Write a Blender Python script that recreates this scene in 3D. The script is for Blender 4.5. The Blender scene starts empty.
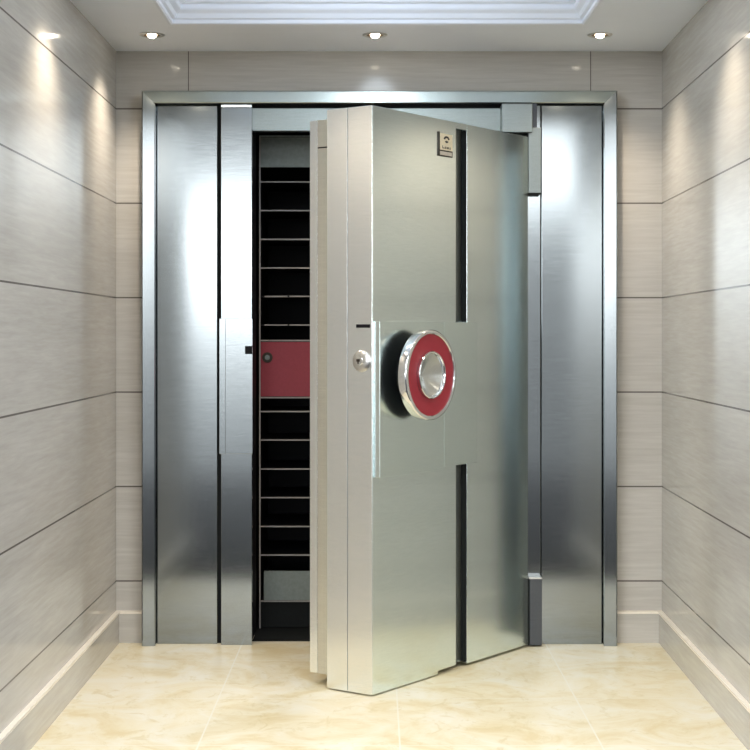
import bpy, bmesh, math
from mathutils import Vector, Matrix

scene = bpy.context.scene
COL = scene.collection
D, F = 6.8, 1550.4          # camera distance to the end wall (m), focal length in pixels of a 750 px frame
CAM_Z, HY = 1.351, 335.0    # eye height and the row of the horizon


def wx(px, y): return (px - 375.0) * (D + y) / F
def wz(py, y): return CAM_Z - (py - HY) * (D + y) / F


# ------------------------------------------------------------------ materials
def new_mat(name):
    m = bpy.data.materials.new(name)
    m.use_nodes = True
    nt = m.node_tree
    b = nt.nodes['Principled BSDF']
    return m, nt, b


def node(nt, kind, **kw):
    n = nt.nodes.new(kind)
    for k, v in kw.items():
        setattr(n, k, v)
    return n


def math_node(nt, op, a, b=None, c=None):
    n = node(nt, 'ShaderNodeMath', operation=op)
    for i, v in enumerate((a, b, c)):
        if v is None:
            continue
        if isinstance(v, (int, float)):
            n.inputs[i].default_value = v
        else:
            nt.links.new(v, n.inputs[i])
    return n.outputs[0]


def mix_col(nt, fac, a, b):
    n = node(nt, 'ShaderNodeMix', data_type='RGBA')
    if isinstance(fac, (int, float)):
        n.inputs[0].default_value = fac
    else:
        nt.links.new(fac, n.inputs[0])
    for i, v in ((6, a), (7, b)):
        if isinstance(v, tuple):
            n.inputs[i].default_value = (*v, 1.0)
        else:
            nt.links.new(v, n.inputs[i])
    return n.outputs[2]


def ramp(nt, fac, stops):
    r = node(nt, 'ShaderNodeValToRGB')
    e = r.color_ramp.elements
    while len(e) < len(stops):
        e.new(0.5)
    for el, (p, c) in zip(e, stops):
        el.position = p
        el.color = (*c, 1.0) if isinstance(c, tuple) else (c, c, c, 1.0)
    nt.links.new(fac, r.inputs[0])
    return r.outputs[0]


def noise(nt, vec, scale_vec, scale=1.0, detail=4.0, rough=0.55, distortion=0.0):
    mp = node(nt, 'ShaderNodeMapping')
    mp.inputs['Scale'].default_value = scale_vec
    nt.links.new(vec, mp.inputs['Vector'])
    n = node(nt, 'ShaderNodeTexNoise')
    n.inputs['Scale'].default_value = scale
    n.inputs['Detail'].default_value = detail
    n.inputs['Roughness'].default_value = rough
    n.inputs['Distortion'].default_value = distortion
    nt.links.new(mp.outputs[0], n.inputs['Vector'])
    return n.outputs[0]


def steel(name, col, rough, aniso=0.5, spread=0.06):
    """hairline-brushed stainless steel: the grain runs level, so reflections smear up and down"""
    m, nt, b = new_mat(name)
    geo = node(nt, 'ShaderNodeNewGeometry')
    pos = geo.outputs['Position']
    grain = noise(nt, pos, (14.0, 14.0, 900.0), 1.0, 3.0, 0.6)
    speck = noise(nt, pos, (240.0, 240.0, 240.0), 1.0, 2.0, 0.6)
    g = math_node(nt, 'ADD', math_node(nt, 'MULTIPLY', grain, 0.6), math_node(nt, 'MULTIPLY', speck, 0.4))
    c0 = tuple(max(0.0, c * (1 - spread * 2.2)) for c in col)
    c1 = tuple(min(1.0, c * (1 + spread * 2.2)) for c in col)
    nt.links.new(ramp(nt, g, [(0.3, c0), (0.7, c1)]), b.inputs['Base Color'])
    b.inputs['Metallic'].default_value = 1.0
    nt.links.new(math_node(nt, 'MULTIPLY_ADD', g, 0.12, rough - 0.06), b.inputs['Roughness'])
    b.inputs['Anisotropic'].default_value = aniso
    b.inputs['Anisotropic Rotation'].default_value = 0.25
    t = node(nt, 'ShaderNodeTangent', direction_type='RADIAL', axis='Z')
    nt.links.new(t.outputs[0], b.inputs['Tangent'])
    bp = node(nt, 'ShaderNodeBump')
    bp.inputs['Strength'].default_value = 0.015
    bp.inputs['Distance'].default_value = 0.0004
    nt.links.new(g, bp.inputs['Height'])
    nt.links.new(bp.outputs[0], b.inputs['Normal'])
    return m


def plain(name, col, rough=0.5, metal=0.0, spec=0.5, var=0.08, scale=60.0):
    m, nt, b = new_mat(name)
    geo = node(nt, 'ShaderNodeTexCoord')
    n = noise(nt, geo.outputs['Object'], (scale, scale, scale), 1.0, 3.0)
    c0 = tuple(c * (1 - var) for c in col)
    c1 = tuple(min(1, c * (1 + var)) for c in col)
    nt.links.new(ramp(nt, n, [(0.3, c0), (0.7, c1)]), b.inputs['Base Color'])
    b.inputs['Roughness'].default_value = rough
    b.inputs['Metallic'].default_value = metal
    b.inputs['Specular IOR Level'].default_value = spec
    return m


ROW0, ROWH = 0.2675, 0.416      # lowest tile joint and the height of a wall tile


def wall_stone(name, vertical=()):
    """large honed stone slabs with a fine level grain and thin dark joints"""
    m, nt, b = new_mat(name)
    pos = node(nt, 'ShaderNodeNewGeometry').outputs['Position']
    sep = node(nt, 'ShaderNodeSeparateXYZ')
    nt.links.new(pos, sep.inputs[0])
    fine = noise(nt, pos, (4.0, 4.0, 75.0), 1.0, 5.0, 0.62, 0.35)
    wide = noise(nt, pos, (1.1, 1.1, 9.0), 1.0, 3.0, 0.5, 0.6)
    base = ramp(nt, fine, [(0.3, (0.495, 0.468, 0.426)), (0.5, (0.535, 0.508, 0.466)), (0.7, (0.58, 0.554, 0.51))])
    tint = ramp(nt, wide, [(0.35, (0.93, 0.93, 0.92)), (0.65, (1.0, 1.0, 1.0))])
    mul = node(nt, 'ShaderNodeMix', data_type='RGBA', blend_type='MULTIPLY')
    mul.inputs[0].default_value = 1.0
    nt.links.new(base, mul.inputs[6])
    nt.links.new(tint, mul.inputs[7])
    # joints
    r = math_node(nt, 'DIVIDE', math_node(nt, 'SUBTRACT', sep.outputs[2], ROW0), ROWH)
    d = math_node(nt, 'MULTIPLY', math_node(nt, 'ABSOLUTE', math_node(nt, 'SUBTRACT', r, math_node(nt, 'ROUND', r))), ROWH)
    j = math_node(nt, 'LESS_THAN', d, 0.0032)
    for xv in vertical:
        dv = math_node(nt, 'ABSOLUTE', math_node(nt, 'SUBTRACT', sep.outputs[0], xv))
        j = math_node(nt, 'MAXIMUM', j, math_node(nt, 'LESS_THAN', dv, 0.002))
    nt.links.new(mix_col(nt, j, mul.outputs[2], (0.14, 0.125, 0.11)), b.inputs['Base Color'])
    nt.links.new(math_node(nt, 'MULTIPLY_ADD', fine, 0.08, 0.05), b.inputs['Roughness'])
    b.inputs['Specular IOR Level'].default_value = 0.14
    bp = node(nt, 'ShaderNodeBump')
    bp.inputs['Strength'].default_value = 0.25
    bp.inputs['Distance'].default_value = 0.003
    nt.links.new(math_node(nt, 'MULTIPLY_ADD', j, -1.0, math_node(nt, 'MULTIPLY', fine, 0.06)), bp.inputs['Height'])
    nt.links.new(bp.outputs[0], b.inputs['Normal'])
    return m


def floor_stone(name):
    m, nt, b = new_mat(name)
    pos = node(nt, 'ShaderNodeNewGeometry').outputs['Position']
    sep = node(nt, 'ShaderNodeSeparateXYZ')
    nt.links.new(pos, sep.inputs[0])
    cloud = noise(nt, pos, (3.2, 3.2, 3.2), 1.0, 6.0, 0.65, 1.2)
    vein = noise(nt, pos, (9.0, 6.0, 6.0), 1.0, 5.0, 0.7, 2.0)
    base = ramp(nt, cloud, [(0.36, (0.74, 0.62, 0.37)), (0.5, (0.82, 0.74, 0.54)), (0.64, (0.85, 0.80, 0.66))])
    vm = ramp(nt, vein, [(0.55, 0.0), (0.66, 0.55)])
    col = mix_col(nt, vm, base, (0.66, 0.55, 0.29))
    T = 0.664
    def line(sock, off):
        r = math_node(nt, 'DIVIDE', math_node(nt, 'SUBTRACT', sock, off), T)
        dd = math_node(nt, 'MULTIPLY', math_node(nt, 'ABSOLUTE', math_node(nt, 'SUBTRACT', r, math_node(nt, 'ROUND', r))), T)
        return math_node(nt, 'LESS_THAN', dd, 0.003)
    j = math_node(nt, 'MAXIMUM', line(sep.outputs[0], -0.582), line(sep.outputs[1], -0.37))
    nt.links.new(mix_col(nt, math_node(nt, 'MULTIPLY', j, 0.8), col, (0.86, 0.82, 0.70)), b.inputs['Base Color'])
    b.inputs['Roughness'].default_value = 0.34
    b.inputs['Specular IOR Level'].default_value = 0.4
    return m


def emitter(name, col, strength):
    m, nt, b = new_mat(name)
    b.inputs['Base Color'].default_value = (*col, 1)
    b.inputs['Emission Color'].default_value = (*col, 1)
    b.inputs['Emission Strength'].default_value = strength
    return m


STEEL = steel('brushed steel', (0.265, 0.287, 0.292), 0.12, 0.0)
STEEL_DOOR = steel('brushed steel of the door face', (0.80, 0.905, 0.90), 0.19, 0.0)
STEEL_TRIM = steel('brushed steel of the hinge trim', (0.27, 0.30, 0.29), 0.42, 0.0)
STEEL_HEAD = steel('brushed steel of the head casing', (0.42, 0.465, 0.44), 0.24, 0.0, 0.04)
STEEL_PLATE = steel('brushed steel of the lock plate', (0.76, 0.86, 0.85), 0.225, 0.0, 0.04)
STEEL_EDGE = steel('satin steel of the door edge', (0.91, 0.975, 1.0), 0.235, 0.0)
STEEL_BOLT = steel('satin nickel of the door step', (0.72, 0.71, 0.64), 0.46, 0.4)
CHROME = plain('polished chrome', (0.80, 0.81, 0.82), 0.10, 1.0, var=0.03)
SATIN = plain('satin chrome', (0.72, 0.71, 0.68), 0.30, 1.0, var=0.03)
DARK_STEEL = steel('dark steel', (0.085, 0.09, 0.098), 0.42, 0.0)
BLACK = plain('unlit black', (0.006, 0.006, 0.008), 0.65, spec=0.2, var=0.5, scale=200)
DARK_GAP = plain('near black gap', (0.012, 0.014, 0.014), 0.7, spec=0.2)
RED = plain('crimson leather', (0.30, 0.022, 0.036), 0.5, spec=0.4, var=0.14, scale=240)
RED_PAINT = plain('crimson paint', (0.30, 0.035, 0.055), 0.5, spec=0.4, var=0.06, scale=120)
GREY_PAINT = plain('grey green paint', (0.20, 0.235, 0.225), 0.5, var=0.1)
EDGE_PAINT = plain('pale grey shelf paint', (0.34, 0.32, 0.31), 0.5)
BRASS = plain('pale gold plate', (0.90, 0.80, 0.58), 0.40, 0.2, var=0.05)
BRONZE = plain('bronze reflector', (0.30, 0.19, 0.10), 0.35, 0.8)
INK = plain('dark brown enamel', (0.03, 0.02, 0.012), 0.5)
CEIL = plain('matt ceiling paint', (0.88, 0.915, 0.98), 0.9, spec=0.1, var=0.012, scale=4)
COVE = plain('white cornice paint', (0.84, 0.88, 0.96), 0.7, spec=0.2, var=0.012, scale=4)
LEDGE = plain('plinth top with lit tone', (0.86, 0.79, 0.68), 0.4, var=0.04)
WALL = wall_stone('end wall stone', (-0.822, 0.95))
WALL_S = wall_stone('side wall stone')
BASE_STONE = wall_stone('plinth stone')
FLOOR = floor_stone('cream marble')
DARK_FLOOR = plain('dark unseen floor', (0.035, 0.034, 0.036), 0.9, spec=0.1)
BULB = emitter('lamp glow', (1.0, 0.90, 0.72), 26.0)


# ------------------------------------------------------------------ mesh helpers
def add_box(bm, x0, x1, y0, y1, z0, z1):
    vs = [bm.verts.new((x, y, z)) for z in (z0, z1) for y in (y0, y1) for x in (x0, x1)]
    for f in ((0, 2, 3, 1), (4, 5, 7, 6), (0, 1, 5, 4), (2, 6, 7, 3), (0, 4, 6, 2), (1, 3, 7, 5)):
        bm.faces.new([vs[i] for i in f])
    return bm


def box(*a): return add_box(bmesh.new(), *a)


def boxes(*lst):
    bm = bmesh.new()
    for a in lst:
        add_box(bm, *a)
    return bm


def prism(pts, a0, a1, axis='Y'):
    """polygon pts (p, q) pushed along an axis: Y takes (x, z), Z takes (x, y), X takes (y, z)"""
    bm = bmesh.new()
    def put(p, q, a):
        return {'Y': (p, a, q), 'Z': (p, q, a), 'X': (a, p, q)}[axis]
    lo = [bm.verts.new(put(p, q, a0)) for p, q in pts]
    hi = [bm.verts.new(put(p, q, a1)) for p, q in pts]
    n = len(pts)
    bm.faces.new(lo)
    bm.faces.new(hi[::-1])
    for i in range(n):
        bm.faces.new((lo[i], hi[i], hi[(i + 1) % n], lo[(i + 1) % n]))
    bmesh.ops.recalc_face_normals(bm, faces=bm.faces)
    return bm


def lathe(profile, seg=64, axis='Y', centre=(0, 0, 0)):
    """profile of (radius, along) turned about an axis through centre; ends closed when radius is 0"""
    bm = bmesh.new()
    rings = []
    for r, a in profile:
        ring = []
        if r < 1e-6:
            p = {'Y': (0, a, 0), 'X': (a, 0, 0), 'Z': (0, 0, a)}[axis]
            ring = [bm.verts.new(Vector(p) + Vector(centre))]
        else:
            for i in range(seg):
                t = 2 * math.pi * i / seg
                c, s = r * math.cos(t), r * math.sin(t)
                p = {'Y': (c, a, s), 'X': (a, c, s), 'Z': (c, s, a)}[axis]
                ring.append(bm.verts.new(Vector(p) + Vector(centre)))
        rings.append(ring)
    for A, B in zip(rings, rings[1:]):
        if len(A) == 1 and len(B) == 1:
            continue
        for i in range(seg):
            k = (i + 1) % seg
            if len(A) == 1:
                bm.faces.new((A[0], B[i], B[k]))
            elif len(B) == 1:
                bm.faces.new((A[i], B[0], A[k]))
            else:
                bm.faces.new((A[i], B[i], B[k], A[k]))
    bmesh.ops.recalc_face_normals(bm, faces=bm.faces)
    return bm


def obj(name, bm, mat, parent=None, bevel=0.0, smooth=False, label=None):
    me = bpy.data.meshes.new(name)
    bm.to_mesh(me)
    bm.free()
    me.materials.append(mat)
    o = bpy.data.objects.new(name, me)
    COL.objects.link(o)
    if parent is not None:
        o.parent = parent
    if bevel:
        md = o.modifiers.new('bevel', 'BEVEL')
        md.width = bevel
        md.segments = 2
        md.limit_method = 'ANGLE'
        md.angle_limit = math.radians(35)
    if smooth:
        for p in me.polygons:
            p.use_smooth = True
        md = o.modifiers.new('edges', 'EDGE_SPLIT')
        md.split_angle = math.radians(32)
    if label:
        o['label'] = label
    return o


def thing(name, label, cat, loc=(0, 0, 0), rz=0.0, group=None):
    o = bpy.data.objects.new(name, None)
    COL.objects.link(o)
    o.empty_display_size = 0.1
    o.location = loc
    o.rotation_euler = (0, 0, rz)
    o['label'], o['category'] = label, cat
    if group:
        o['group'] = group
    return o


def struct(name, bm, mat, label, cat, bevel=0.0):
    o = obj(name, bm, mat, None, bevel)
    o['kind'], o['label'], o['category'] = 'structure', label, cat
    return o


# ------------------------------------------------------------------ the room
XL, XR = -1.14, 1.263
ZC = 2.601
YF = -2.72                     # how far the side walls come forward, out of the picture
TOE = 0.018                   # the right wall runs very slightly inwards towards the viewer
WB = 0.03                     # plane of the end wall; the plinth stands 30 mm proud of it
def xr(y): return XR + TOE * y


struct('floor', box(XL - 0.3, XR + 0.3, -1.82, 0.18, -0.12, 0.0), FLOOR, 'cream marble tile floor in front of the vault', 'floor')
struct('floor_hall', box(-4.0, 4.0, -8.5, -1.82, -0.12, -0.002), DARK_FLOOR, 'unseen floor in front, made dark for the steel reflections', 'floor')  # added dark floor, unseen, so the panels reflect dark low down
# end wall with the hole for the vault
HX0, HX1, HZ = -0.98, 1.02, 2.385
wb = boxes((XL - 0.1, HX0, WB, WB + 0.15, 0, ZC + 0.35), (HX1, XR + 0.1, WB, WB + 0.15, 0, ZC + 0.35),
           (HX0, HX1, WB, WB + 0.15, HZ, ZC + 0.35))
struct('wall_back', wb, WALL, 'end wall of pale grained stone slabs around the vault', 'wall')
struct('wall_left', box(XL - 0.12, XL, YF, WB, 0, ZC + 0.35), WALL_S, 'left wall of pale grained stone slabs', 'wall')
bm = prism([(xr(WB), WB), (xr(WB) + 0.12, WB), (xr(YF) + 0.12, YF), (xr(YF), YF)], 0, ZC + 0.35, 'Z')
struct('wall_right', bm, WALL_S, 'right wall of pale grained stone slabs', 'wall')

struct('wall_front', boxes((-4.0, XL - 0.12, YF, YF + 0.12, 0, 3.4), (xr(YF) + 0.12, 4.0, YF, YF + 0.12, 0, 3.4)), WALL_S,
       'stone walls turning away on both sides of the alcove', 'wall')
# plinth on three sides; its lit top is painted as paler strips
PH = 0.128
PT = 0.018
struct('baseboard_left', box(XL, XL + PT, YF, WB - 0.03, 0, PH), BASE_STONE, 'stone plinth along the left wall', 'baseboard')
struct('baseboard_right', prism([(xr(0) - PT, 0), (xr(0), 0), (xr(YF), YF), (xr(YF) - PT, YF)], 0, PH, 'Z'), BASE_STONE,
       'stone plinth along the right wall', 'baseboard')
struct('baseboard_back', boxes((XL, -1.012, 0, WB, 0, PH), (1.054, XR, 0, WB, 0, PH)), BASE_STONE,
       'stone plinth along the end wall', 'baseboard')
CT = 0.010
struct('trim_1', box(XL, XL + PT + 0.002, YF, 0.0, PH, PH + CT), LEDGE, 'cream strip painted as the lit top of the left plinth', 'trim')
struct('trim_2', prism([(xr(0) - PT - 0.002, 0), (xr(0), 0), (xr(YF), YF), (xr(YF) - PT - 0.002, YF)], PH, PH + CT, 'Z'), LEDGE,
       'cream strip painted as the lit top of the right plinth', 'trim')
struct('trim_3', boxes((XL, -1.012, -0.002, WB, PH, PH + CT), (1.054, XR, -0.002, WB, PH, PH + CT)), LEDGE,
       'cream strip painted as the lit top of the end wall plinth', 'trim')

# ceiling with a raised tray
TX0, TX1, TY1, TY0 = -0.815, 0.835, -0.600, -2.35
YC = -2.72                     # the lower ceiling ends here, at the opening to the taller hall
zt = ZC + 0.22
ce = boxes((XL - 0.1, XR + 0.1, TY1, WB, ZC, ZC + 0.06), (XL - 0.1, XR + 0.1, YC, TY0, ZC, ZC + 0.06),
           (XL - 0.1, TX0, TY0, TY1, ZC, ZC + 0.06), (TX1, XR + 0.1, TY0, TY1, ZC, ZC + 0.06),
           (TX0 - 0.05, TX1 + 0.05, TY0 - 0.05, TY1 + 0.05, zt, zt + 0.05))
struct('ceiling', ce, CEIL, 'grey ceiling with a raised centre tray', 'ceiling')
# stepped cornice lining the tray: offset inwards, height above the ceiling
prof = [(-0.012, -0.004), (0.0, -0.006), (0.006, -0.002), (0.006, 0.010), (0.018, 0.016), (0.024, 0.032), (0.040, 0.044), (0.043, 0.050), (0.043, 0.064),
        (0.060, 0.072), (0.066, 0.092), (0.080, 0.104), (0.080, 0.122), (0.100, 0.130), (0.100, 0.222)]
bm = bmesh.new()
loops = []
for o_, h_ in prof:
    loops.append([bm.verts.new((x, y, ZC + h_)) for x, y in ((TX0 + o_, TY0 + o_), (TX1 - o_, TY0 + o_), (TX1 - o_, TY1 - o_), (TX0 + o_, TY1 - o_))])
for A, B in zip(loops, loops[1:]):
    for i in range(4):
        bm.faces.new((A[i], A[(i + 1) % 4], B[(i + 1) % 4], B[i]))
bmesh.ops.recalc_face_normals(bm, faces=bm.faces)
o = struct('trim_4', bm, COVE, 'white stepped cornice around the ceiling tray', 'trim')
md = o.modifiers.new('thick', 'SOLIDIFY')
md.thickness = 0.004
md.offset = 0


# ------------------------------------------------------------------ recessed ceiling lights
LAMP_COL = (1.0, 0.87, 0.71)
def ceiling_light(x, y, label, watts):
    t = thing('ceiling_light', label, 'ceiling light', (x, y, ZC), 0, 'recessed ceiling lights')
    obj('trim_ring', lathe([(0.030, 0.004), (0.036, -0.004), (0.046, -0.006), (0.052, -0.003), (0.052, 0.0)], 40, 'Z'), SATIN, t, smooth=True)
    obj('reflector', lathe([(0.044, -0.0045), (0.034, -0.003), (0.018, -0.0008)], 40, 'Z'), BRONZE, t, smooth=True)
    obj('bulb', lathe([(0.020, -0.001), (0.017, -0.009), (0.010, -0.014), (0.0, -0.016)], 32, 'Z'), BULB, t, smooth=True)
    l = bpy.data.lights.new('spot', 'SPOT')
    l.energy = watts
    l.color = LAMP_COL
    l.spot_size = math.radians(118)
    l.spot_blend = 1.0
    l.shadow_soft_size = 0.022
    lo = bpy.data.objects.new('spot', l)
    COL.objects.link(lo)
    lo.parent = t
    lo.location = (0, 0, -0.035)
    return t


W1, W2 = 32.0, 32.0
ceiling_light(wx(152, -0.35), -0.35, 'glowing recessed ceiling light above the left end of the vault, left of the three', W1)
ceiling_light(wx(375, -0.35), -0.35, 'glowing recessed ceiling light above the middle of the vault', W1)
ceiling_light(wx(600, -0.35), -0.35, 'glowing recessed ceiling light above the right end of the vault, right of the three', W1)
for k, yy in enumerate((-1.45,)):
    nth = ('second', 'third')[k]
    ceiling_light(-0.93, yy, f'recessed ceiling light beside the left wall, {nth} one out from the vault', W2)
    ceiling_light(0.96, yy, f'recessed ceiling light beside the right wall, {nth} one out from the vault', W2)


# unseen dome lamp added as cool fill in the middle of the ceiling tray
cl = thing('fill_lamp', 'added cool white dome lamp, unseen, brightening the ceiling tray', 'ceiling light', (0.01, -1.5, zt))
obj('base_plate', lathe([(0.0, 0.0), (0.19, 0.0), (0.19, -0.018), (0.17, -0.022)], 48, 'Z'), SATIN, cl, smooth=True)
obj('dome', lathe([(0.17, -0.020), (0.155, -0.045), (0.11, -0.066), (0.05, -0.076), (0.0, -0.078)], 48, 'Z'), emitter('dome glow', (0.86, 0.93, 1.0), 4.0), cl, smooth=True)
pl = bpy.data.lights.new('dome', 'POINT')
pl.energy = 12.0
pl.color = (0.80, 0.90, 1.0)
pl.shadow_soft_size = 0.10
po = bpy.data.objects.new('dome_fill', pl)
COL.objects.link(po)
po.parent = cl
po.location = (0, 0, -0.19)


# ------------------------------------------------------------------ vault frame
fr = thing('vault_frame', 'brushed steel vault door frame with side panels set into the stone end wall', 'door frame', (0, 0, 0))
Y0 = -0.070
co_x0, co_x1 = wx(141.5, Y0), wx(617.5, Y0)
ci_x0, ci_x1 = wx(155, Y0), wx(604, Y0)
co_z, ci_z = wz(90.5, Y0), wz(103, Y0)
cw = 0.056
# casing profile: distance inwards from the outer edge, depth; the head leans out a little, the jambs lean in
bm = bmesh.new()
def casing_strip(lean, ends):
    prof_ = [(0.0, WB), (0.0, Y0 + 0.006), (0.005, Y0), (cw - 0.003, Y0 + lean), (cw, Y0 + lean + 0.003), (cw, -0.005)]
    rows = []
    for w_, y_ in prof_:
        a = w_ / cw
        xl = co_x0 + (ci_x0 - co_x0) * a
        xr_ = co_x1 + (ci_x1 - co_x1) * a
        zt_ = co_z + (ci_z - co_z) * a
        q = [(xl, y_, 0.0), (xl, y_, zt_), (xr_, y_, zt_), (xr_, y_, 0.0)]
        rows.append([bm.verts.new(q[e]) for e in ends])
    for A, B in zip(rows, rows[1:]):
        bm.faces.new((A[0], B[0], B[1], A[1]))
casing_strip(0.004, (0, 1))
obj('jamb_casing', bm, STEEL, fr)
bm = bmesh.new()
casing_strip(0.004, (2, 3))
obj('jamb_casing', bm, STEEL, fr)
bm = bmesh.new()
casing_strip(-0.003, (1, 2))
obj('head_casing', bm, STEEL_HEAD, fr)

# near-black backing put in as the shade of the gaps between panels
obj('backing', boxes((ci_x0 - 0.01, -0.542, 0.0, 0.02, 0.0, ci_z + 0.01), (0.664, ci_x1 + 0.01, 0.0, 0.02, 0.0, ci_z + 0.01),
                     (-0.542, 0.664, 0.0, 0.02, 2.262, ci_z + 0.01)), DARK_GAP, fr)
yp = -0.020
obj('side_panel', box(wx(157, yp), wx(217.3, yp), yp, 0.0, 0.0, ci_z - 0.004), STEEL, fr, 0.002)
ys = -0.042
obj('lock_jamb', prism([(ys, 0.0), (ys, 2.3415), (0.0, 2.3415), (0.0, 0.0)], wx(221, ys), wx(252, ys), 'X'), STEEL, fr, 0.0015)
obj('jamb_highlight', box(wx(221, ys), wx(252, ys), ys - 0.004, 0.0, 2.342, 2.3555), STEEL_EDGE, fr, 0.002, label='pale strip painted as the highlight on top of the lock jamb')  # paler steel put in as the highlight of the top bevel
yk = ys - 0.006
sp = obj('strike_plate', boxes((wx(219.3, yk), wx(252.6, yk), yk, ys + 0.001, wz(454, yk), wz(318.5, yk)),
                               (wx(219.3, yk), wx(225.5, yk), yk - 0.004, yk + 0.001, wz(454, yk), wz(318.5, yk))), STEEL, fr, 0.0012)
obj('bolt_hole', box(wx(245, yk), wx(252.2, yk), yk - 0.0012, yk + 0.004, wz(354, yk), wz(346, yk)), BLACK, sp)
obj('lintel', box(-0.538, 0.660, -0.022, 0.02, 2.243, 2.343), STEEL_TRIM, fr, 0.002)
yh = -0.026
obj('hinge_post', box(wx(527, yh), wx(540.5, yh), yh, 0.0, 0.0, ci_z - 0.004), STEEL, fr, 0.002)
obj('side_panel', box(wx(541.5, yh), wx(602, yh), yh, 0.0, 0.0, ci_z - 0.004), STEEL, fr, 0.002)
# hinge block and the two hinge knuckles
yb = -0.112
obj('hinge_block', box(wx(502, yb), wx(532.5, yb), yb, yh + 0.002, 2.226, wz(103.5, yb)), STEEL_TRIM, fr, 0.002)
obj('hinge_block', box(wx(532.9, -0.06), wx(537, -0.06), -0.06, yh + 0.002, wz(127, -0.06), wz(103.5, -0.06)), DARK_STEEL, fr,
    label='narrow dark strip painted as the shadow gap beside the hinge block')  # dark steel strip stands in for the shadowed gap
yq = -0.085
kn = obj('hinge', box(wx(528.6, yq), wx(541, yq), yq, yh, wz(193, yq), wz(127.5, yq)), STEEL_TRIM, fr, 0.002)
obj('hinge_dark_strip', boxes((wx(526.2, yq), wx(528.4, yq), yq + 0.004, yh, wz(193, yq), wz(127.5, yq)),
                        (wx(526.2, yq), wx(540.6, yq), yq + 0.002, yh, wz(194.2, yq), wz(193.0, yq))), DARK_GAP, kn)  # near-black strips along the hinge edges
kn = obj('hinge', box(wx(529.8, yq), wx(542, yq), yq, yh, 0.006, wz(579, yq)), DARK_STEEL, fr, 0.002, label='dark lower hinge')
obj('hinge_cap', box(wx(528.8, yq), wx(542, yq), yq - 0.002, yh, wz(579, yq), wz(577.4, yq)), SATIN, kn)
obj('hinge_dark_strip', box(wx(528.2, yq), wx(529.6, yq), yq + 0.003, yh, 0.006, wz(579, yq)), DARK_GAP, kn)
# vault lining behind the opening, blackened to stand for its unlit depth
VD = 1.25
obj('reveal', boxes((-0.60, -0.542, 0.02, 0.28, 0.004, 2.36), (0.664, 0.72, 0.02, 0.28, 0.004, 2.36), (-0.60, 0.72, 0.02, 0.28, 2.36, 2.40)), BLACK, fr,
    label='reveal of the opening, blackened as unlit')
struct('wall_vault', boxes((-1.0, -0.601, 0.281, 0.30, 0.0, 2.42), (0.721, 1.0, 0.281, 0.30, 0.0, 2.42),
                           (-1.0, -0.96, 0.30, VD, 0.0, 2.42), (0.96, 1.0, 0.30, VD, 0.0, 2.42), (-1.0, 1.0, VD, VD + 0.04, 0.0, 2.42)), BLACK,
       'walls of the vault chamber behind the door, blackened as unlit', 'wall')
struct('ceiling_vault', box(-1.0, 1.0, 0.281, VD + 0.04, 2.42, 2.46), BLACK, 'ceiling of the vault chamber, blackened as unlit', 'ceiling')
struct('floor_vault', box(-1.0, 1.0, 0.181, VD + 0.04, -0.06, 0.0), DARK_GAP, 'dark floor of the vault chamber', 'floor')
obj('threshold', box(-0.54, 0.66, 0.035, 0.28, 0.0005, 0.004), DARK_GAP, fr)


# ------------------------------------------------------------------ shelf cabinet inside the vault, its depth blackened as unlit
yc = 0.32
cab = thing('shelf_cabinet', 'steel shelf cabinet, blackened as unlit, with a red locker inside the open vault', 'cabinet', (0, yc, 0))
cx0, cx1 = wx(259.2, yc), 0.56
Zc = lambda py: wz(py, yc)
ctop = Zc(136.5)
ST = wx(260.6, yc) - cx0
dp = 0.50
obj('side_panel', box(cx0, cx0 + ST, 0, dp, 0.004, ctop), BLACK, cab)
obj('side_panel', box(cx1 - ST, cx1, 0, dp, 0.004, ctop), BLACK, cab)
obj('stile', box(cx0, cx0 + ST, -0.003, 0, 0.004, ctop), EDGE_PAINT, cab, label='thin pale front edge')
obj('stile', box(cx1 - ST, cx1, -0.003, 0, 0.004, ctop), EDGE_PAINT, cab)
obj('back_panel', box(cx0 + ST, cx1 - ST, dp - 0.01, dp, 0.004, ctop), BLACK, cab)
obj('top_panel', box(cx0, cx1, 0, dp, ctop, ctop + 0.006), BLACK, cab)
obj('top_rail', box(cx0, cx1, -0.003, 0, ctop - 0.002, ctop + 0.005), GREY_PAINT, cab)
obj('header_panel', box(cx0 + ST, cx1 - ST, 0.004, 0.012, Zc(167), ctop - 0.004), GREY_PAINT, cab, label='grey green panel under the top')
xa, xb = cx0 + ST + 0.0005, cx1 - ST - 0.0005
for py in (182, 210.6, 239.4, 268, 296.4, 325, 340.6, 397.6, 411.5, 440, 469, 497.6, 526.4, 555, 601.2):
    z = Zc(py)
    s = obj('shelf', box(xa, xb, 0, dp - 0.012, z - 0.003, z + 0.003), BLACK, cab)  # shelf blackened as unlit; only its front edge keeps the pale grey
    if py in (296.4, 325):
        e = boxes((wx(264.5, yc), wx(287.5, yc), -0.003, 0, z - 0.003, z + 0.003), (wx(289.5, yc), xb, -0.003, 0, z - 0.003, z + 0.003))
    else:
        e = box(xa, xb, -0.003, 0, z - 0.003, z + 0.003)
    obj('shelf_edge', e, EDGE_PAINT, s, label='thin pale front edge')
rd = obj('locker_door', box(xa, xb, -0.004, 0.014, Zc(396.4), Zc(342)), RED_PAINT, cab, 0.001, label='crimson locker door')
lx, lz = wx(267.5, yc), Zc(357.5)
lk = obj('lock', lathe([(0.012, -0.009), (0.020, -0.010), (0.024, -0.008), (0.024, -0.004)], 28, 'Y', (lx, 0, lz)), INK, rd, smooth=True, label='dark ring of the lock')
obj('lock_core', lathe([(0.0, -0.013), (0.010, -0.012), (0.012, -0.009)], 28, 'Y', (lx, 0, lz)), GREY_PAINT, rd, smooth=True)
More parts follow.
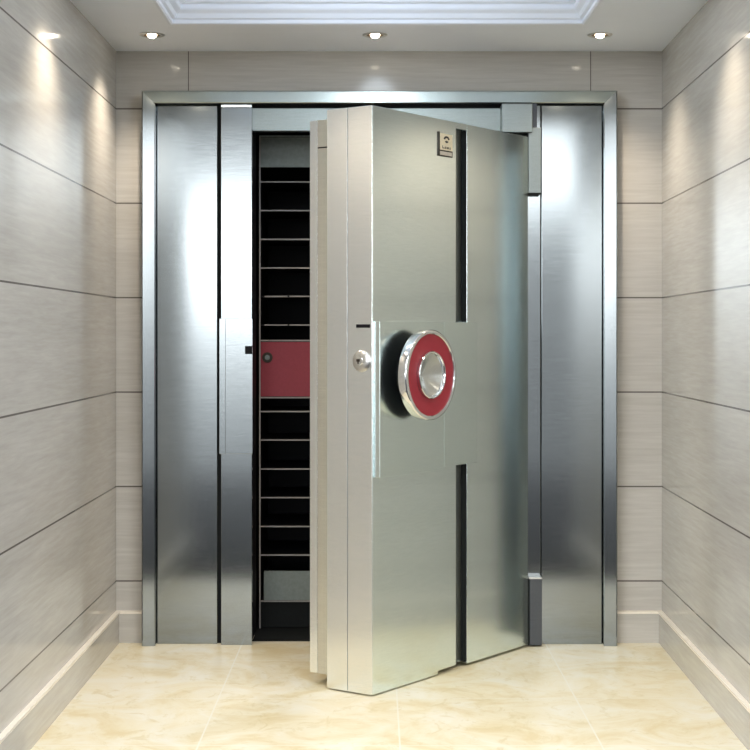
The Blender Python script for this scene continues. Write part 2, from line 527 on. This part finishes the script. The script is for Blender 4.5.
obj('kick_panel', box(xa, xb, 0.03, 0.04, 0.004, Zc(603)), DARK_GAP, cab)
bh = Zc(571) - Zc(600.2)
zb = Zc(601.2) + 0.004
dw = obj('drawer', boxes((wx(264.5, yc), xb - 0.003, 0.012, 0.42, zb, zb + 0.01), (wx(264.5, yc), wx(264.5, yc) + 0.008, 0.012, 0.42, zb + 0.01, zb + bh - 0.01),
                         (xb - 0.011, xb - 0.003, 0.012, 0.42, zb + 0.01, zb + bh - 0.01)), BLACK, cab)
obj('drawer_front', box(wx(263.8, yc), xb - 0.002, 0.0, 0.012, zb, zb + bh), GREY_PAINT, dw, 0.0015, label='grey green drawer front')


# ------------------------------------------------------------------ the vault door leaf, swung open 54 degrees
HGX, HGY = 0.6625, -0.087
ANG = math.atan2(0.809, 0.588)
dr = thing('vault_door', 'thick brushed steel vault door standing half open on the right hinges', 'vault door', (HGX, HGY, 0), ANG)
W = 1.146
ZT = 2.209
G0, G1, GD = -0.572, -0.490, 0.030          # the upright channel in the face
T1, T2, T3, T4 = 0.1145, 0.2123, 0.2977, 0.335
# outer leaf: front plates and body
obj('body', boxes((-W + 0.051, -0.004, GD, T2, 0.024, ZT)), DARK_STEEL, dr, 0.0)
ZG = 2.184
# left face plate has a foot that steps up towards the channel; channel stops short of the top
obj('face_plate', prism([(-W + 0.005, 0.006), (-0.702, 0.006), (-0.702, 0.020), (G0, 0.020), (G0, ZG), (G1, ZG), (G1, ZT), (-W + 0.005, ZT)], 0.0, GD - 0.0005), STEEL_DOOR, dr, 0.0012,
    label='broad left steel face plate')
obj('face_plate', box(G1 + 0.0006, 0.0, 0.0, GD - 0.0005, 0.012, ZT), STEEL_DOOR, dr, 0.0012, label='right steel face plate beside the channel')
obj('channel', box(G0 + 0.0005, G1 - 0.0005, GD - 0.004, GD - 0.0002, 0.02, ZG - 0.001), STEEL_TRIM, dr, label='dark channel between the face plates')
obj('channel_shade', boxes((G1 - 0.003, G1 - 0.0004, 0.002, GD - 0.0045, 1.405, ZG - 0.001), (G1 - 0.003, G1 - 0.0004, 0.002, GD - 0.0045, 0.02, 0.83)), DARK_GAP, dr)  # near-black strips painted as shade on the groove's right wall
# free edge in two strips with a fine seam
obj('edge_strip', prism([(-W, 0.0003), (-W + 0.0046, 0.0003), (-W + 0.0046, GD), (-W + 0.05, GD), (-W + 0.05, T1 - 0.0012), (-W, T1 - 0.0012)], 0.006, ZT, 'Z'), STEEL_EDGE, dr, 0.001, label='bright front strip of the free edge')
obj('edge_strip', box(-W, -W + 0.05, T1 + 0.0012, T2, 0.006, ZT), STEEL_EDGE, dr, 0.001)
obj('back_step', box(-W + 0.050, -0.05, T2, T3 - 0.0008, 0.042, 2.182), STEEL_BOLT, dr, 0.001, label='pale inner step of the door')
obj('back_step', box(-W + 0.050, -0.05, T3 + 0.0008, T4, 0.042, 2.182), STEEL_EDGE, dr, 0.001)
zs = 2.075
obj('step_seam', box(-W + 0.0496, -W + 0.052, T2, T3 - 0.0012, zs - 0.0025, zs + 0.0025), DARK_GAP, dr)
# lock plate around the wheel: two sheets with a seam
PZ0, PZ1, PD = 0.818, 1.402, 0.028
obj('lock_plate', box(-1.134, -0.700, -PD, 0.0, PZ0, PZ1), STEEL_PLATE, dr, 0.0015, label='raised square plate behind the wheel')
obj('lock_plate', box(-0.697, -0.455, -PD + 0.001, 0.0, PZ0 + 0.012, PZ1), STEEL_PLATE, dr, 0.0015, label='raised plate to the right of the seam')
# hand wheel
wc = (-0.916, 0.0, 1.199)
f0 = -0.115
R = 0.173
hw = obj('hand_wheel', lathe([(0.148, f0 + 0.008), (0.1545, f0 + 0.007), (0.1555, f0 + 0.002), (0.158, f0 - 0.0005), (0.1625, f0 - 0.0015), (0.168, f0 - 0.0003), (0.1715, f0 + 0.0025), (R, f0 + 0.006), (R, f0 + 0.036), (R - 0.005, f0 + 0.041)], 96, 'Y', wc),
         CHROME, dr, smooth=True, label='chrome rimmed round hand wheel')
obj('wheel_back_dark', lathe([(R - 0.005, f0 + 0.041), (0.12, f0 + 0.044), (0.06, f0 + 0.046)], 96, 'Y', wc), BLACK, hw, smooth=True, label='wheel back, blackened to darken its reflection in the plate')  # made black to deepen the dark reflection on the lock plate
obj('grip_ring', lathe([(0.0905, f0 + 0.009), (0.120, f0 + 0.007), (0.1555, f0 + 0.006)], 96, 'Y', wc), RED, hw, smooth=True, label='crimson ring')
obj('inner_rim', lathe([(0.0905, f0 + 0.008), (0.0905, f0 - 0.003), (0.0885, f0 - 0.005), (0.084, f0 - 0.005), (0.082, f0 - 0.002), (0.081, f0 + 0.012)], 96, 'Y', wc), CHROME, hw, smooth=True)
# turned, dished hub
mt, nt, b = new_mat('turned steel')
tc = node(nt, 'ShaderNodeTexCoord')
ob_ = tc.outputs['Object']
b.inputs['Base Color'].default_value = (0.66, 0.68, 0.66, 1)
b.inputs['Metallic'].default_value = 1.0
b.inputs['Roughness'].default_value = 0.27
b.inputs['Anisotropic'].default_value = 0.9
b.inputs['Anisotropic Rotation'].default_value = 0.25
tn = node(nt, 'ShaderNodeTangent', direction_type='RADIAL', axis='Y')
nt.links.new(tn.outputs[0], b.inputs['Tangent'])
wv = node(nt, 'ShaderNodeTexNoise')
wv.inputs['Scale'].default_value = 300.0
nt.links.new(ob_, wv.inputs['Vector'])
nt.links.new(ramp(nt, wv.outputs[0], [(0.3, (0.60, 0.62, 0.60)), (0.7, (0.70, 0.72, 0.70))]), b.inputs['Base Color'])
hub = obj('hub', lathe([(0.0, f0 + 0.042), (0.025, f0 + 0.036), (0.050, f0 + 0.027), (0.070, f0 + 0.015), (0.0815, f0 + 0.008)], 96, 'Y', (0, 0, 0)), mt, hw, smooth=True,
          label='dished steel centre')
hub.location = wc
obj('shaft', lathe([(0.0, -0.027), (0.055, -0.027), (0.055, f0 + 0.044), (0.0, f0 + 0.044)], 40, 'Y', wc), DARK_STEEL, hw, smooth=True)
# key lock and slot in the free edge
kl = obj('key_lock', lathe([(0.041, 0.0), (0.0405, -0.004), (0.036, -0.0085), (0.024, -0.012), (0.016, -0.0132), (0.0145, -0.0165), (0.0, -0.017)], 40, 'X', (-W, 0.0475, 1.253)),
         SATIN, dr, smooth=True, label='domed nickel key lock')
obj('keyhole', boxes((-W - 0.0178, -W - 0.010, 0.044, 0.060, 1.251, 1.261), (-W - 0.0178, -W - 0.010, 0.049, 0.055, 1.243, 1.2515)), INK, kl)
obj('slot', box(-W - 0.0015, -W + 0.004, 0.009, 0.073, 1.378, 1.391), BLACK, dr, label='black slot in the free edge')
# maker's plate
np_ = obj('name_plate', box(-0.694, -0.604, -0.005, 0.0, 2.087, 2.153), BRASS, dr, 0.0008, label='small pale gold plate with a dark emblem')
obj('plate_border', boxes((-0.703, -0.6945, -0.0045, 0.0, 2.062, 2.158), (-0.703, -0.604, -0.0045, 0.0, 2.0815, 2.0868),
                          (-0.703, -0.604, -0.0045, 0.0, 2.062, 2.0665), (-0.609, -0.604, -0.0045, 0.0, 2.0665, 2.0815)), INK, np_)
obj('plate_strip', box(-0.6945, -0.609, -0.0045, 0.0, 2.0665, 2.0815), SATIN, np_)
# emblem: a roof-like arch over a small lozenge, a line of lettering under it
ec, ez = -0.648, 2.128
em = bmesh.new()
def ring_arc(bm, cx, cz, r0, r1, a0, a1, n, y0, y1, sx=1.35):
    prev = None
    for i in range(n + 1):
        t = math.radians(a0 + (a1 - a0) * i / n)
        q = [(cx + sx * r * math.cos(t), y, cz + r * math.sin(t)) for r in (r0, r1) for y in (y0, y1)]
        vs = [bm.verts.new(p) for p in q]
        if prev:
            for a_, b_ in ((0, 1), (1, 3), (3, 2), (2, 0)):
                bm.faces.new((prev[a_], prev[b_], vs[b_], vs[a_]))
        prev = vs
ring_arc(em, ec, ez, 0.0085, 0.016, 10, 170, 14, -0.0058, -0.0048)
ring_arc(em, ec, ez - 0.002, 0.0, 0.0095, 200, 340, 10, -0.0058, -0.0048)
for dx, w_, h_ in ((-0.030, 0.003, 0.011), (-0.026, 0.011, 0.003), (-0.012, 0.003, 0.008), (-0.006, 0.003, 0.008), (-0.010, 0.008, 0.0025), (0.003, 0.003, 0.008),
                   (0.007, 0.003, 0.0065), (0.013, 0.003, 0.008), (0.020, 0.009, 0.0025), (0.024, 0.003, 0.008)):
    add_box(em, ec + dx, ec + dx + w_, -0.0058, -0.0048, 2.0935, 2.0935 + h_)
bmesh.ops.recalc_face_normals(em, faces=em.faces)
obj('emblem', em, INK, np_, label='dark round emblem over a line of lettering')


# ------------------------------------------------------------------ world gradient shaped for the reflections in the steel panels
w = bpy.data.worlds.new('hall')
scene.world = w
w.use_nodes = True
nt = w.node_tree
bg = nt.nodes['Background']
tc = node(nt, 'ShaderNodeTexCoord')
sep = node(nt, 'ShaderNodeSeparateXYZ')
nt.links.new(tc.outputs['Generated'], sep.inputs[0])
# bright band made up per side, giving left and right panels their reflections
elev = math_node(nt, 'ADD', sep.outputs[2], 0.0)
az = math_node(nt, 'MULTIPLY', sep.outputs[0], 1.0)
side = node(nt, 'ShaderNodeMapRange', interpolation_type='SMOOTHSTEP')
side.inputs[1].default_value, side.inputs[2].default_value = -0.06, 0.06
nt.links.new(az, side.inputs[0])
e01 = node(nt, 'ShaderNodeMapRange')
e01.inputs[1].default_value, e01.inputs[2].default_value = -0.5, 0.5
nt.links.new(elev, e01.inputs[0])
def E(deg): return 0.5 + math.sin(math.radians(deg))
cold = lambda v: (v * 0.97, v * 1.0, v * 1.03)
def band(*stops): return ramp(nt, e01.outputs[0], [(E(d), cold(v / 2.4)) for d, v in stops])
left = band((-20, .01), (-11, .03), (-8.3, .08), (-6.1, .12), (-4.2, .18), (-2.4, .26), (-.55, .45), (.9, .85), (2, 1.4), (3.1, 2.0), (4.3, 1.8), (5.2, .7), (6.0, .3), (7, .14), (12, .2), (29, .66))
right = band((-20, .01), (-11, .03), (-8.3, .08), (-6.1, .10), (-2.4, .11), (-.55, .12), (1.3, .14), (3.1, .14), (4.2, .2), (5, .6), (5.6, 1.6), (6.4, 2.0), (7.0, .8), (8, .2), (12, .2), (29, .66))
nt.links.new(mix_col(nt, side.outputs[0], left, right), bg.inputs['Color'])
bg.inputs['Strength'].default_value = 11.5

# ------------------------------------------------------------------ camera and output
cd = bpy.data.cameras.new('camera')
cam = bpy.data.objects.new('camera', cd)
COL.objects.link(cam)
cam.location = (0, -D, CAM_Z)
cam.rotation_euler = (math.pi / 2, 0, 0)
cd.sensor_width = 36.0
cd.lens = F / 750.0 * 36.0
cd.shift_x = 0.0
cd.shift_y = (HY - 375.0) / 750.0
cd.clip_start = 0.05
scene.camera = cam
scene.view_settings.view_transform = 'Standard'
scene.view_settings.look = 'None'
scene.view_settings.exposure = 0.22
scene.view_settings.gamma = 1.0
scene.view_settings.use_curve_mapping = False
scene.cycles.use_denoising = True
scene.cycles.max_bounces = 10
scene.cycles.sample_clamp_indirect = 6.0
